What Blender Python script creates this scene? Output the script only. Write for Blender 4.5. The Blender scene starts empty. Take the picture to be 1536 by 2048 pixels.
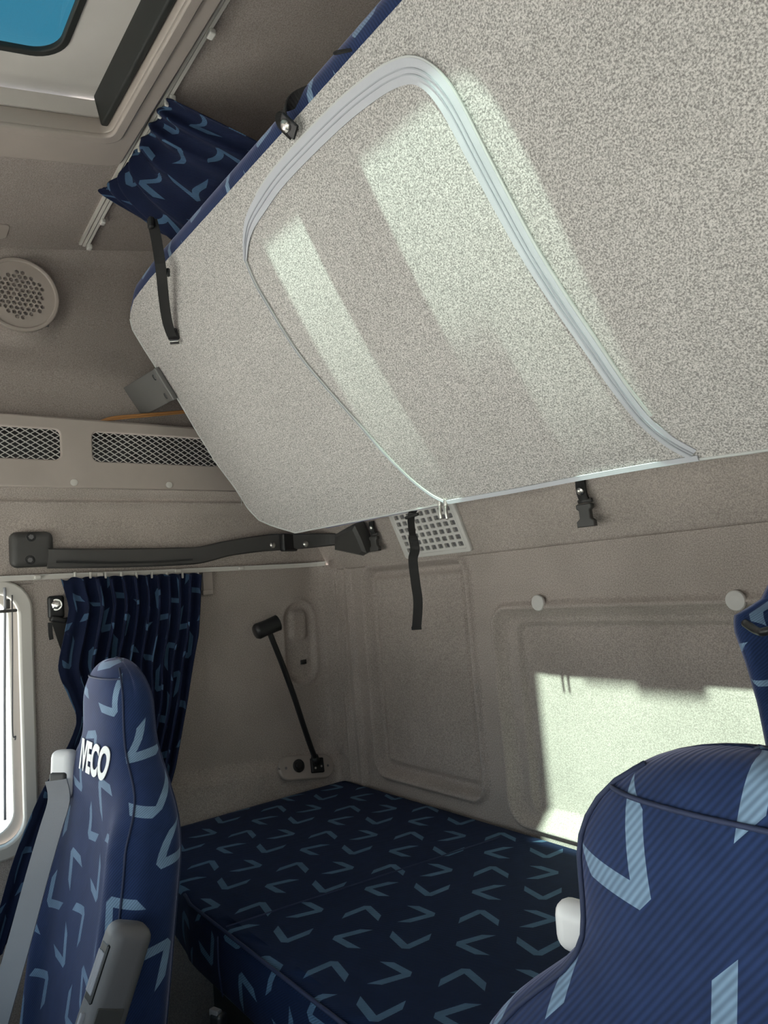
import bpy, math, random
from mathutils import Vector, Matrix
random.seed(7)
V = Vector
scene = bpy.context.scene
col = scene.collection

# ------------------------------------------------------------------ camera
# world: x across the cab (0 = passenger side wall), y towards the rear wall (y = 0), z up, z = 0 on the lower bunk
FPX = 1420.0
CP = V((1.8, -1.18, 0.55))
_nx = V((-1100, 230, FPX)).normalized()
AX = -_nx
AY = V(((FPX*FPX - 230*5)/1100.0, -5, FPX)).normalized()
AY = (AY - AX*AX.dot(AY)).normalized()
AZ = AX.cross(AY)


def ray(u, v):
    c = V((u-768, v-1024, FPX))
    return V((AX.dot(c), AY.dot(c), AZ.dot(c)))


def on(u, v, ax, val):
    d = ray(u, v)
    return CP + d*((val-CP[ax])/d[ax])


def pl(u, v, p, n):
    d = ray(u, v); n = V(n)
    return CP + d*((V(p)-CP).dot(n)/d.dot(n))


cam_d = bpy.data.cameras.new('camera')
cam = bpy.data.objects.new('camera', cam_d); col.objects.link(cam)
right = V((AX.x, AY.x, AZ.x)); down = V((AX.y, AY.y, AZ.y)); fwd = V((AX.z, AY.z, AZ.z))
m = Matrix((right, -down, -fwd)).transposed().to_4x4()
m.translation = CP
cam.matrix_world = m
cam_d.sensor_fit = 'VERTICAL'
cam_d.sensor_height = 36
cam_d.lens = 36*FPX/2048
cam_d.clip_start = 0.02
scene.camera = cam

# ------------------------------------------------------------------ light
scene.view_settings.view_transform = 'Standard'
scene.view_settings.look = 'None'
scene.view_settings.gamma = 1
scene.view_settings.exposure = 3.15

w = bpy.data.worlds.new('sky'); scene.world = w; w.use_nodes = True
nt = w.node_tree; nt.nodes.clear()
tc = nt.nodes.new('ShaderNodeTexCoord'); sp = nt.nodes.new('ShaderNodeSeparateXYZ')
nt.links.new(tc.outputs['Generated'], sp.inputs[0])
cr = nt.nodes.new('ShaderNodeValToRGB')
cr.color_ramp.elements[0].position = 0.0; cr.color_ramp.elements[0].color = (0.98, 0.97, 0.95, 1)
cr.color_ramp.elements[1].position = 0.62; cr.color_ramp.elements[1].color = (0.05, 0.19, 0.34, 1)
e = cr.color_ramp.elements.new(0.22); e.color = (0.62, 0.74, 0.86, 1)
nt.links.new(sp.outputs['Z'], cr.inputs[0])
bg = nt.nodes.new('ShaderNodeBackground'); bg.inputs[1].default_value = 0.42
nt.links.new(cr.outputs[0], bg.inputs[0])
wo = nt.nodes.new('ShaderNodeOutputWorld'); nt.links.new(bg.outputs[0], wo.inputs[0])

SUN_EL = math.radians(50.3)
sd = bpy.data.lights.new('sun', 'SUN'); sd.energy = 4.7; sd.angle = math.radians(0.9); sd.color = (1.0, 0.96, 0.92)
so = bpy.data.objects.new('sun', sd); col.objects.link(so)
so.rotation_euler = V((0.0, math.cos(SUN_EL), -math.sin(SUN_EL))).to_track_quat('-Z', 'Y').to_euler()
so.location = (1, -6, 6)


# ------------------------------------------------------------------ material helpers
class NT:
    def __init__(s, name):
        s.m = bpy.data.materials.new(name); s.m.use_nodes = True
        s.t = s.m.node_tree; s.n = s.t.nodes; s.b = s.n['Principled BSDF']; s.out = s.n['Material Output']

    def nd(s, t, **k):
        o = s.n.new(t)
        for a, b in k.items(): setattr(o, a, b)
        return o

    def ln(s, a, b): s.t.links.new(a, b)

    def mth(s, op, a, b=None, c=None):
        o = s.nd('ShaderNodeMath', operation=op)
        for i, x in enumerate((a, b, c)):
            if x is None: continue
            if isinstance(x, (int, float)): o.inputs[i].default_value = x
            else: s.ln(x, o.inputs[i])
        return o.outputs[0]

    def mix(s, f, a, b):
        o = s.nd('ShaderNodeMix', data_type='RGBA')
        for i, x in ((0, f), (6, a), (7, b)):
            if isinstance(x, (int, float)): o.inputs[i].default_value = x
            elif isinstance(x, tuple): o.inputs[i].default_value = (*x, 1)
            else: s.ln(x, o.inputs[i])
        return o.outputs[2]

    def noise(s, scale, detail=2, rough=.5, vec=None):
        o = s.nd('ShaderNodeTexNoise'); o.inputs['Scale'].default_value = scale
        o.inputs['Detail'].default_value = detail; o.inputs['Roughness'].default_value = rough
        if vec is None:
            g = s.nd('ShaderNodeNewGeometry'); vec = g.outputs['Position']
        s.ln(vec, o.inputs['Vector'])
        return o.outputs['Fac']

    def ramp(s, f, stops):
        o = s.nd('ShaderNodeValToRGB'); cr = o.color_ramp
        while len(cr.elements) < len(stops): cr.elements.new(.5)
        for el, (p, c) in zip(cr.elements, stops): el.position = p; el.color = (*c, 1)
        s.ln(f, o.inputs[0]); return o.outputs[0]

    def bump(s, h, strength, dist):
        o = s.nd('ShaderNodeBump'); o.inputs['Strength'].default_value = strength; o.inputs['Distance'].default_value = dist
        s.ln(h, o.inputs['Height']); s.ln(o.outputs[0], s.b.inputs['Normal'])


def plain(name, c, rough=.5, metal=0, grain=0, spec=.5):
    k = NT(name)
    k.b.inputs['Base Color'].default_value = (*c, 1); k.b.inputs['Roughness'].default_value = rough
    k.b.inputs['Metallic'].default_value = metal; k.b.inputs['Specular IOR Level'].default_value = spec
    if grain:
        n = k.noise(900, 2)
        k.bump(n, grain, .0006)
        n2 = k.noise(9, 3)
        k.ln(k.ramp(n2, [(.3, tuple(x*.9 for x in c)), (.7, c)]), k.b.inputs['Base Color'])
    return k.m


def felt(name, lo, hi, scale, stain=.1, p0=.35, p1=.65):
    k = NT(name)
    n = k.noise(scale, 2, .6)
    c = k.ramp(n, [(p0, lo), (p1, hi)])
    n2 = k.noise(5, 3)
    d = k.ramp(n2, [(.35, (1-stain,)*3), (.65, (1, 1, 1))])
    mm = k.nd('ShaderNodeMix', data_type='RGBA', blend_type='MULTIPLY'); mm.inputs[0].default_value = 1
    k.ln(c, mm.inputs[6]); k.ln(d, mm.inputs[7]); k.ln(mm.outputs[2], k.b.inputs['Base Color'])
    k.b.inputs['Roughness'].default_value = .95; k.b.inputs['Specular IOR Level'].default_value = .1
    k.bump(n, .35, .0015)
    return k.m


CELL = 0.098


def blue_fabric(name, navy, mark, twill=.0037, sheen=.3):
    k = NT(name)
    uv = k.nd('ShaderNodeUVMap'); uv.uv_map = 'UVMap'
    s = k.nd('ShaderNodeSeparateXYZ'); k.ln(uv.outputs[0], s.inputs[0])
    U, W = s.outputs[0], s.outputs[1]
    u = k.mth('DIVIDE', U, CELL); v = k.mth('DIVIDE', W, CELL)
    iu = k.mth('FLOOR', u); iv = k.mth('FLOOR', v)
    fu = k.mth('SUBTRACT', k.mth('SUBTRACT', u, iu), .5); fv = k.mth('SUBTRACT', k.mth('SUBTRACT', v, iv), .5)
    pu = k.mth('FLOORED_MODULO', iu, 2); pv = k.mth('FLOORED_MODULO', iv, 2)
    sel = k.mth('ABSOLUTE', k.mth('SUBTRACT', pu, pv))
    sg = k.mth('SUBTRACT', 1, k.mth('MULTIPLY', pu, 2))
    a = k.mth('MULTIPLY', sg, k.mth('ADD', fu, k.mth('MULTIPLY', sel, k.mth('SUBTRACT', fv, fu))))
    nfu = k.mth('MULTIPLY', fu, -1)
    b = k.mth('MULTIPLY', sg, k.mth('ADD', fv, k.mth('MULTIPLY', sel, k.mth('SUBTRACT', nfu, fv))))
    ab = k.mth('ABSOLUTE', b)
    ln_ = k.mth('ABSOLUTE', k.mth('SUBTRACT', k.mth('ADD', a, k.mth('MULTIPLY', ab, 1.30)), .215))
    band = k.mth('LESS_THAN', ln_, .110)
    lim = k.mth('LESS_THAN', k.mth('ABSOLUTE', k.mth('SUBTRACT', b, .012)), .325)
    cut = k.mth('LESS_THAN', a, .245)
    mk_ = k.mth('MULTIPLY', k.mth('MULTIPLY', band, lim), cut)
    # twill ribs
    tw = k.mth('SINE', k.mth('MULTIPLY', k.mth('ADD', W, k.mth('MULTIPLY', U, -.08)), 2*math.pi/twill))
    t01 = k.mth('MULTIPLY_ADD', tw, .5, .5)
    dark = k.mix(t01, tuple(x*.75 for x in navy), tuple(x*1.25 for x in navy))
    light = k.mix(t01, tuple(x*.62 for x in mark), mark)
    n = k.noise(40, 3)
    c = k.mix(mk_, dark, light)
    mm = k.nd('ShaderNodeMix', data_type='RGBA', blend_type='MULTIPLY'); mm.inputs[0].default_value = 1
    k.ln(c, mm.inputs[6]); k.ln(k.ramp(n, [(.3, (.85,)*3), (.7, (1.05,)*3)]), mm.inputs[7])
    k.ln(mm.outputs[2], k.b.inputs['Base Color'])
    k.b.inputs['Roughness'].default_value = .85; k.b.inputs['Specular IOR Level'].default_value = .2
    k.b.inputs['Sheen Weight'].default_value = sheen; k.b.inputs['Sheen Roughness'].default_value = .4
    k.b.inputs['Sheen Tint'].default_value = (.62, .62, .85, 1)
    k.bump(t01, .25, .0008)
    return k.m


def glass(name, tint, gloss=.06):
    k = NT(name)
    tr = k.nd('ShaderNodeBsdfTransparent'); tr.inputs[0].default_value = (*tint, 1)
    gl = k.nd('ShaderNodeBsdfGlossy'); gl.inputs['Roughness'].default_value = .02
    mx = k.nd('ShaderNodeMixShader'); mx.inputs[0].default_value = gloss
    k.ln(tr.outputs[0], mx.inputs[1]); k.ln(gl.outputs[0], mx.inputs[2]); k.ln(mx.outputs[0], k.out.inputs[0])
    return k.m


M = dict(
    felt=felt('wall_felt', (.315, .273, .248), (.52, .452, .412), 420, .14),
    roof=felt('roof_felt', (.27, .23, .212), (.41, .355, .33), 420, .1),
    bunk=felt('bunk_underside_felt', (.24, .228, .218), (0.66, .63, .607), 460, .04, .36, .64),
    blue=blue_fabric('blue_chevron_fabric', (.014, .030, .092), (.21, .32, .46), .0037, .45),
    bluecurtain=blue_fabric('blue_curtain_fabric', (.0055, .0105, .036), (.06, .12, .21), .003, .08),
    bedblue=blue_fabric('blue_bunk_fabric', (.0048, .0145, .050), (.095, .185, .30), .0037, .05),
    piping=plain('navy_piping', (.018, .028, .075), .7),
    beige=plain('beige_plastic', (.40, .345, .31), .45, 0, .15),
    lid=plain('white_hatch_plastic', (.62, .58, .55), .4, 0, .1),
    white=plain('white_plastic', (.62, .60, .57), .45, 0, .1),
    track=plain('ivory_track_plastic', (.55, .52, .48), .4),
    brightwhite=plain('clean_white_plastic', (.85, .84, .84), .35),
    dgrey=plain('dark_grey_plastic', (.055, .052, .05), .55, 0, .3),
    grey=plain('grey_plastic', (.13, .125, .13), .5, 0, .2),
    greyl=plain('light_grey_plastic', (.30, .30, .33), .45),
    bracket=plain('bracket_grey_plastic', (.15, .146, .142), .4, 0, .2),
    black=plain('black_plastic', (.012, .012, .013), .4),
    rubber=plain('black_rubber', (.012, .014, .013), .6),
    web=plain('black_webbing', (.014, .013, .013), .8, 0, .4),
    webgrey=plain('grey_webbing', (.27, .27, .29), .7, 0, .4),
    metal=plain('steel', (.6, .58, .55), .3, 1),
    tape=plain('grey_zip_tape', (.50, .51, .55), .7, 0, .3),
    teeth=plain('zip_teeth', (.36, .37, .41), .5),
    edge=plain('pale_edge_piping', (.50, .51, .50), .6),
    print=plain('white_print', (.9, .9, .9), .6),
    copper=plain('orange_cable', (.42, .20, .07), .5),
    floor=plain('black_floor_mat', (.02, .02, .02), .9, 0, .4),
    dash=plain('dashboard_plastic', (.16, .155, .15), .6, 0, .2),
    ground=plain('pale_concrete', (.62, .59, .55), .9, 0, .3),
    glass=glass('clear_glass', (.92, .95, .93)),
    hatchglass=glass('tinted_hatch_glass', (.47, .56, .52), .04),
)


# ------------------------------------------------------------------ mesh helpers
def tag(o, label=None, cat=None, group=None, kind=None):
    if label: o['label'] = label
    if cat: o['category'] = cat
    if group: o['group'] = group
    if kind: o['kind'] = kind
    return o


def empty(name, loc, label, cat, group=None):
    o = bpy.data.objects.new(name, None); col.objects.link(o); o.location = loc
    o.empty_display_size = .05
    return tag(o, label, cat, group)


def link(name, me, mat, parent=None):
    o = bpy.data.objects.new(name, me); col.objects.link(o)
    if mat is not None and not me.materials: me.materials.append(M[mat])
    if parent is not None:
        o.parent = parent; o.matrix_parent_inverse = parent_world(parent).inverted()
    return o


def parent_world(p):
    mw = p.matrix_basis.copy()
    if p.parent is not None: mw = parent_world(p.parent) @ p.matrix_parent_inverse @ mw
    return mw


def mk(name, vs, fs, mat, parent=None, uv=None, smooth=True, solid=0, sub=0):
    me = bpy.data.meshes.new(name)
    me.from_pydata([tuple(v) for v in vs], [], fs); me.validate()
    if uv is not None:
        l = me.uv_layers.new(name='UVMap')
        for lp in me.loops: l.data[lp.index].uv = uv[lp.vertex_index]
    if smooth: me.polygons.foreach_set('use_smooth', [True]*len(me.polygons))
    o = link(name, me, mat, parent)
    if solid:
        md = o.modifiers.new('solid', 'SOLIDIFY'); md.thickness = abs(solid); md.offset = 1 if solid > 0 else -1
    return o


def gridfaces(nu, nv, wrap=False, skip=None):
    f = []
    for j in range(nv-1):
        for i in range(nu if wrap else nu-1):
            if skip and skip(i, j): continue
            i2 = (i+1) % nu
            f.append((j*nu+i, j*nu+i2, (j+1)*nu+i2, (j+1)*nu+i))
    return f


def rot45(a, b, off=(0, 0), ang=45):
    c, s = math.cos(math.radians(ang)), math.sin(math.radians(ang))
    return (a*c+b*s+off[0], -a*s+b*c+off[1])


def lerp(a, b, t): return a+(b-a)*t


def sstep(a, b, x):
    t = min(1, max(0, (x-a)/(b-a))); return t*t*(3-2*t)


def interp(tab, x):
    if x <= tab[0][0]: return tab[0][1]
    for (a, va), (b, vb) in zip(tab, tab[1:]):
        if x <= b:
            return lerp(va, vb, (x-a)/(b-a))
    return tab[-1][1]


def smoothpath(pts, n=8):
    """Catmull-Rom through points"""
    P = [V(p) for p in pts]; out = []
    for i in range(len(P)-1):
        p0 = P[max(i-1, 0)]; p1 = P[i]; p2 = P[i+1]; p3 = P[min(i+2, len(P)-1)]
        for k in range(n):
            t = k/n
            out.append(.5*((2*p1)+(p2-p0)*t+(2*p0-5*p1+4*p2-p3)*t*t+(3*p1-p0-3*p2+p3)*t**3))
    out.append(P[-1]); return out


def tube(name, pts, r, mat, parent=None, seg=10, smooth_n=6, radii=None):
    P = smoothpath(pts, smooth_n) if smooth_n else [V(p) for p in pts]
    n = len(P); vs = []; up = V((0, 0, 1))
    prev = None
    for i, p in enumerate(P):
        t = (P[min(i+1, n-1)]-P[max(i-1, 0)]).normalized()
        if prev is None:
            a = up if abs(t.dot(up)) < .9 else V((1, 0, 0))
            x = t.cross(a).normalized()
        else:
            x = (prev-t*prev.dot(t)).normalized()
        prev = x; y = t.cross(x)
        rr = radii(i/(n-1)) if radii else r
        for k in range(seg):
            q = 2*math.pi*k/seg
            vs.append(p+(x*math.cos(q)+y*math.sin(q))*rr)
    fs = gridfaces(seg, n, True)
    fs.append(tuple(range(seg))[::-1]); fs.append(tuple(range((n-1)*seg, n*seg)))
    return mk(name, vs, fs, mat, parent)


def sweep(name, pts, profs, side, mat, parent=None, smooth_n=6, smooth=True, uvf=None):
    """sweep a rectangle-ish profile; profs(t)->list of (a,b) offsets along side dir and normal; side(t)->Vector"""
    P = smoothpath(pts, smooth_n) if smooth_n else [V(p) for p in pts]
    n = len(P); vs = []; uv = []; acc = 0
    for i, p in enumerate(P):
        t = (P[min(i+1, n-1)]-P[max(i-1, 0)]).normalized()
        s = side(i/(n-1)); s = (s-t*s.dot(t)).normalized(); nn = t.cross(s)
        if i: acc += (P[i]-P[i-1]).length
        pr = profs(i/(n-1))
        for a, b in pr:
            vs.append(p+s*a+nn*b); uv.append((a, acc))
    k = len(pr)
    fs = gridfaces(k, n, True)
    fs.append(tuple(range(k))[::-1]); fs.append(tuple(range((n-1)*k, n*k)))
    o = mk(name, vs, fs, mat, parent, uv=uv, smooth=smooth)
    return o


def rectprof(wd, th): return [(-wd/2, -th/2), (wd/2, -th/2), (wd/2, th/2), (-wd/2, th/2)]


def ribbon(name, pts, wd, th, side, mat, parent=None, smooth_n=6):
    f = wd if callable(wd) else (lambda t: wd)
    return sweep(name, pts, lambda t: rectprof(f(t), th), side if callable(side) else (lambda t: V(side)), mat, parent, smooth_n, smooth=False)


def rbox(name, size, r, mat, frame=None, parent=None, seg=3, uvs=False):
    """box with rounded edges; frame = Matrix 4x4"""
    import bmesh
    bm = bmesh.new(); bmesh.ops.create_cube(bm, size=1)
    for v in bm.verts: v.co = V((v.co.x*size[0], v.co.y*size[1], v.co.z*size[2]))
    if r > 0: bmesh.ops.bevel(bm, geom=list(bm.edges), offset=min(r, min(size)*.49), segments=seg, profile=.5, affect='EDGES')
    if frame is not None: bmesh.ops.transform(bm, matrix=frame, verts=bm.verts)
    me = bpy.data.meshes.new(name); bm.to_mesh(me); bm.free()
    if seg > 1: me.polygons.foreach_set('use_smooth', [True]*len(me.polygons))
    o = link(name, me, mat, parent)
    if seg > 1:
        md = o.modifiers.new('wn', 'WEIGHTED_NORMAL'); md.keep_sharp = False
    return o


def frame(o, ex, ey=None, ez=None):
    """matrix with given local axes"""
    ex = V(ex).normalized()
    if ey is not None:
        ey = V(ey); ey = (ey-ex*ex.dot(ey)).normalized(); ez = ex.cross(ey)
    else:
        ez = V(ez); ez = (ez-ex*ex.dot(ez)).normalized(); ey = ez.cross(ex)
    mm = Matrix((ex, ey, ez)).transposed().to_4x4(); mm.translation = V(o)
    return mm


def rrect(cx, cy, wx, wy, r, n=6):
    pts = []
    r = min(r, wx/2-1e-5, wy/2-1e-5)
    for (sx, sy, a0) in ((1, 1, 0), (-1, 1, 90), (-1, -1, 180), (1, -1, 270)):
        for k in range(n+1):
            a = math.radians(a0+90*k/n)
            pts.append((cx+sx*(wx/2-r)+r*math.cos(a), cy+sy*(wy/2-r)+r*math.sin(a)))
    return pts


def plate(name, outlines, thick, mat, fr, parent=None, bevel=0):
    """flat plate from 2D outlines (first outer, rest holes), centred on local z=0, with fr matrix"""
    cu = bpy.data.curves.new(name, 'CURVE'); cu.dimensions = '2D'; cu.fill_mode = 'BOTH'
    cu.extrude = max(thick/2-bevel, 1e-5); cu.bevel_depth = bevel; cu.bevel_resolution = 1; cu.offset = -bevel
    for pts in outlines:
        s = cu.splines.new('POLY'); s.points.add(len(pts)-1); s.use_cyclic_u = True
        for p, q in zip(s.points, pts): p.co = (q[0], q[1], 0, 1)
    o = bpy.data.objects.new(name, cu)
    me = bpy.data.meshes.new_from_object(o)
    bpy.data.objects.remove(o); bpy.data.curves.remove(cu)
    me.transform(fr); me.name = name
    return link(name, me, mat, parent)


def disc(name, c, axis, r, th, mat, parent=None, seg=20, dome=0.0):
    c = V(c); a = V(axis).normalized(); x = a.orthogonal().normalized(); y = a.cross(x)
    rings = [(r, 0), (r, th*.7), (r*.92, th), (r*.5, th+dome*.8), (r*.02, th+dome)]
    vs = []
    for rr, h in rings:
        for k in range(seg):
            q = 2*math.pi*k/seg
            vs.append(c+a*h+(x*math.cos(q)+y*math.sin(q))*rr)
    fs = gridfaces(seg, len(rings), True); fs.append(tuple(range((len(rings)-1)*seg, len(rings)*seg))); fs.append(tuple(range(seg))[::-1])
    o = mk(name, vs, fs, mat, parent, smooth=False)
    return o


def struct(o, label=None):
    o['kind'] = 'structure'
    if label: o['label'] = label
    return o


# ================================================================== SETTING
def sd_rr(x, z, x0, x1, z0, z1, r):
    cx, cz = (x0+x1)/2, (z0+z1)/2
    qx = abs(x-cx)-(x1-x0)/2+r; qz = abs(z-cz)-(z1-z0)/2+r
    return math.hypot(max(qx, 0), max(qz, 0))+min(max(qx, qz), 0)-r


def gauss(x, s): return math.exp(-(x/s)**2)


def lin(a, b, n): return [a+(b-a)*i/(n-1) for i in range(n)]


# --- rear wall, lower moulded liner
def rear_y(x, z):
    y = 0.0
    # rounded corner column with two upright ribs
    y -= .05*(1-sstep(.0, .075, x))**2
    y -= .016*gauss(x-.052-.01*(.6-z), .008) + .015*gauss(x-.098-.012*(.6-z), .008)
    y -= .003*gauss(x-.15, .02)
    d = sd_rr(x, z, .185, .578, .045, .588, .035)
    y += .020*sstep(.004, -.010, d) - .014*gauss(d-.012, .007)
    y -= .009*sstep(-.016, -.030, d)
    d = sd_rr(x, z, .675, 1.43, .022, .462, .035)
    y += .014*sstep(.006, -.016, d) - .014*gauss(d-.013, .007)
    d2 = sd_rr(x, z, .712, 1.393, .035, .44, .025)
    y += .014*sstep(.003, -.010, d2)
    d = sd_rr(x, z, 1.527, 1.915, .045, .588, .035)
    y += .014*sstep(.006, -.012, d) - .004*gauss(d-.012, .007)
    return y


xs = lin(-.01, 2.12, 440); zs = [-.80]+lin(-.14, .604, 150)
vs = [(x, rear_y(x, z), z) for z in zs for x in xs]
wall_rear = struct(mk('wall_rear', vs, gridfaces(len(xs), len(zs)), 'felt'), 'grey felt rear cab wall with moulded recessed panels')
UPN = V((0, 1, .41)); UPP = V((0, 0, .60))


def upy(z): return -.41*(z-.60)-.012 if z < .78 else -.0858+.25*(z-.78)


prof = [(.004, .598), (-.004, .598), (-.010, .600), (-.0125, .604)] + [(upy(z), z) for z in lin(.612, .78, 10)] + [(min(upy(z), .05), z) for z in lin(.82, 1.72, 20)]
xs2 = lin(-.04, 2.14, 60)
vs = [(x, y, z) for (y, z) in prof for x in xs2]
mk('upper_panel', vs, gridfaces(len(xs2), len(prof)), 'felt', wall_rear)
for c in (on(1083, 1205, 1, 0), on(1478, 1200, 1, 0)):
    disc('cap', c+V((0, -.008, 0)), (0, -1, 0), .017, .006, 'white', wall_rear, 24, .002)


# --- passenger side wall (image left): rear quarter, moulded, and the door with its window
def side_x(y, z):
    x = 0.0
    x += .03*(sstep(-.10, .0, y))**2
    x += .016*(1-sstep(.055, .105, z+.16*(y+.2)*.3))        # low sill above the bunk
    # pill-shaped moulded recess
    d = sd_rr(y, z, -.165, -.072, .285, .512, .045)
    x -= .008*sstep(.004, -.008, d) - .003*gauss(d-.006, .006)
    d = sd_rr(y, z, -.148, -.088, .405, .495, .02)
    x += .012*sstep(.004, -.012, d)
    x += .004*gauss(y+.035, .008)
    return x


ys = lin(-.815, .0, 190); zs = [-.80]+lin(-.14, .616, 150)
vs = [(side_x(y, z), y, z) for z in zs for y in ys]
wall_left = struct(mk('wall_left', vs, gridfaces(len(ys), len(zs)), 'felt'), 'grey felt passenger side wall behind the seat')
sq = on(609, 1324, 0, .0)
rbox('slot', (.006, .018, .012), .001, 'black', Matrix.Translation((-.006, sq.y, sq.z)), wall_left, 1)
# band above the curtain rail up to the mesh shelf panel
prof = [(-.006, .612), (.0, .616), (.004, .63), (.004, .70), (.0, .77), (.0, .792), (.010, .797), (.011, .803), (.002, .806), (.002, .815), (.012, .818), (.012, .84)]
ys2 = lin(-1.8, .02, 50)
vs = [(x+.02*sstep(-.08, .02, y), y, z) for (x, z) in prof for y in ys2]
mk('header_panel', vs, gridfaces(len(ys2), len(prof)), 'felt', wall_left)


def roof_z(x, y):
    xx = min(max(x, 0), 2.1)
    return 1.412+.214*(y+.866)+.057*xx*(2.1-xx)


# upper side wall rising to the roof, bulging round the loudspeaker
SPK = on(38, 592, 0, -.02)


def upside_x(y, z):
    zt = roof_z(0, y)
    x = -.035-.02*math.sin(math.pi*min(1, max(0, (z-1.0)/(zt-1.0))))
    r = math.hypot(y-SPK.y, z-SPK.z)
    x += .030*(1-sstep(.07, .125, r))
    x += .010*gauss(z-1.14, .05)
    return x


ys3 = lin(-1.8, .06, 150); ts = lin(0, 1, 50)
vs = []
for t in ts:
    for y in ys3:
        z = lerp(.99, roof_z(0, y)+.001, t)
        x = upside_x(y, z) + .035*sstep(.93, 1.0, t)
        vs.append((x, y, z))
mk('upper_side_panel', vs, gridfaces(len(ys3), len(ts)), 'roof', wall_left)
# pillar felt ahead of the rear quarter (round the belt anchor) and door
DW0, DW1 = -1.72, -.845      # window opening y
DZ0, DZ1 = .045, .600
fr_side = frame((.0, 0, 0), (0, 1, 0), (0, 0, 1))          # local x = y, local y = z, normal = +x
door = plate('door_1', [[(-1.80, -.80), (-.775, -.80), (-.775, .612), (-1.80, .612)],
                        rrect((DW0+DW1)/2, (DZ0+DZ1)/2, DW1-DW0, DZ1-DZ0, .05)[::-1]], .03, 'felt', Matrix.Translation((-.017, 0, 0)) @ fr_side)
struct(door, 'passenger door with side window')
win = plate('window_1', [rrect((DW0+DW1)/2, (DZ0+DZ1)/2, DW1-DW0+.05, DZ1-DZ0+.05, .07),
                         rrect((DW0+DW1)/2, (DZ0+DZ1)/2, DW1-DW0-.01, DZ1-DZ0-.01, .05)[::-1]], .022, 'track', Matrix.Translation((.0, 0, 0)) @ fr_side, None, .005)
struct(win, 'passenger side window with pale rounded frame')
plate('seal', [rrect((DW0+DW1)/2, (DZ0+DZ1)/2, DW1-DW0+.01, DZ1-DZ0+.01, .055), rrect((DW0+DW1)/2, (DZ0+DZ1)/2, DW1-DW0-.035, DZ1-DZ0-.035, .045)[::-1]],
      .01, 'track', Matrix.Translation((-.045, 0, 0)) @ fr_side, win, .003)
plate('pane', [rrect((DW0+DW1)/2, (DZ0+DZ1)/2, DW1-DW0+.01, DZ1-DZ0+.01, .05)], .004, 'glass', Matrix.Translation((-.055, 0, 0)) @ fr_side, win)
# blind cord, rod and catch at the rear edge of the window
rodx = .012
pA = on(10, 1215, 0, rodx); pB = on(27, 1480, 0, rodx)
tube('blind_rod', [on(9, 1175, 0, rodx), pA, on(9, 1400, 0, rodx), on(10, 1640, 0, rodx)], .003, 'greyl', win, 8)
tube('blind_cord', [on(24, 1190, 0, rodx), on(25, 1300, 0, rodx), on(25, 1460, 0, rodx), on(31, 1472, 0, rodx), on(30, 1480, 0, rodx)], .0015, 'grey', win, 6)
rbox('blind_catch', (.010, .036, .007), .002, 'dgrey', Matrix.Translation(on(16, 1222, 0, rodx+.004)), win, 2)
rbox('blind_peg', (.010, .009, .022), .002, 'dgrey', Matrix.Translation(on(15, 1208, 0, rodx+.004)), win, 2)

# --- mirror-side wall with driver's window, front with windscreen, floor
fr_r = frame((2.115, 0, 0), (0, 1, 0), (0, 0, 1))
wall_right = struct(plate('wall_right', [[(-1.95, -.80), (.02, -.80), (.02, 1.75), (-1.95, 1.75)],
                                         rrect(-1.28, .36, .88, .50, .05)[::-1]], .03, 'felt', fr_r), 'grey felt driver side wall')
win2 = struct(plate('window_2', [rrect(-1.28, .36, .93, .55, .07), rrect(-1.28, .36, .87, .49, .05)[::-1]], .04, 'track', fr_r), 'driver side window')
plate('pane', [rrect(-1.28, .36, .90, .52, .05)], .004, 'glass', fr_r, win2)
fr_f = frame((0, -1.93, 0), (1, 0, 0), (0, 0, 1))
wall_front = struct(plate('wall_front', [[(-.04, -.80), (2.14, -.80), (2.14, 1.75), (-.04, 1.75)],
                                         rrect(1.05, .40, 1.94, .52, .09)[::-1]], .03, 'felt', fr_f), 'front bulkhead above and below the windscreen')
win3 = struct(plate('window_3', [rrect(1.05, .40, 1.98, .56, .1), rrect(1.05, .40, 1.93, .51, .09)[::-1]], .04, 'rubber', fr_f), 'windscreen')
plate('pane', [rrect(1.05, .40, 1.96, .54, .09)], .004, 'glass', fr_f, win3)
floor_o = struct(rbox('floor', (2.2, 2.0, .03), 0, 'floor', Matrix.Translation((1.05, -.94, -.80)), None, 1), 'black cab floor')
ground = struct(rbox('ground', (60, 60, .1), 0, 'ground', Matrix.Translation((1, -2, -2.3)), None, 1), 'pale concrete ground outside the cab')

# --- roof with hatch
HX0, HX1, HY0, HY1 = .478, 1.622, -1.42, -.752      # opening


def cuts(a, b, brk, n):
    out = []
    pts = [a]+brk+[b]
    for p, q in zip(pts, pts[1:]):
        kk = max(2, int(n*(q-p)/(b-a)))
        out += [p+(q-p)*i/kk for i in range(kk)]
    return out+[b]


xs = cuts(-.04, 2.14, [HX0, HX1], 60); ys = cuts(-1.95, .07, [HY0, HY1], 60)
vs = [(x, y, roof_z(x, y)) for y in ys for x in xs]
ceiling = struct(mk('ceiling', vs, gridfaces(len(xs), len(ys), False, lambda i, j: HX0-1e-6 <= xs[i] < HX1-1e-6 and HY0-1e-6 <= ys[j] < HY1-1e-6), 'roof'), 'brownish grey felt roof lining')
HO = V((1.05, -1.086, 1.412+.214*(-1.086+.866)+.03))
HEY = V((0, 1, .214)).normalized(); fr_h = frame(HO, (1, 0, 0), HEY)
HN = V(fr_h.col[2][:3])


def hl(y): return (y+1.086)*math.sqrt(1+.214**2)


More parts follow.
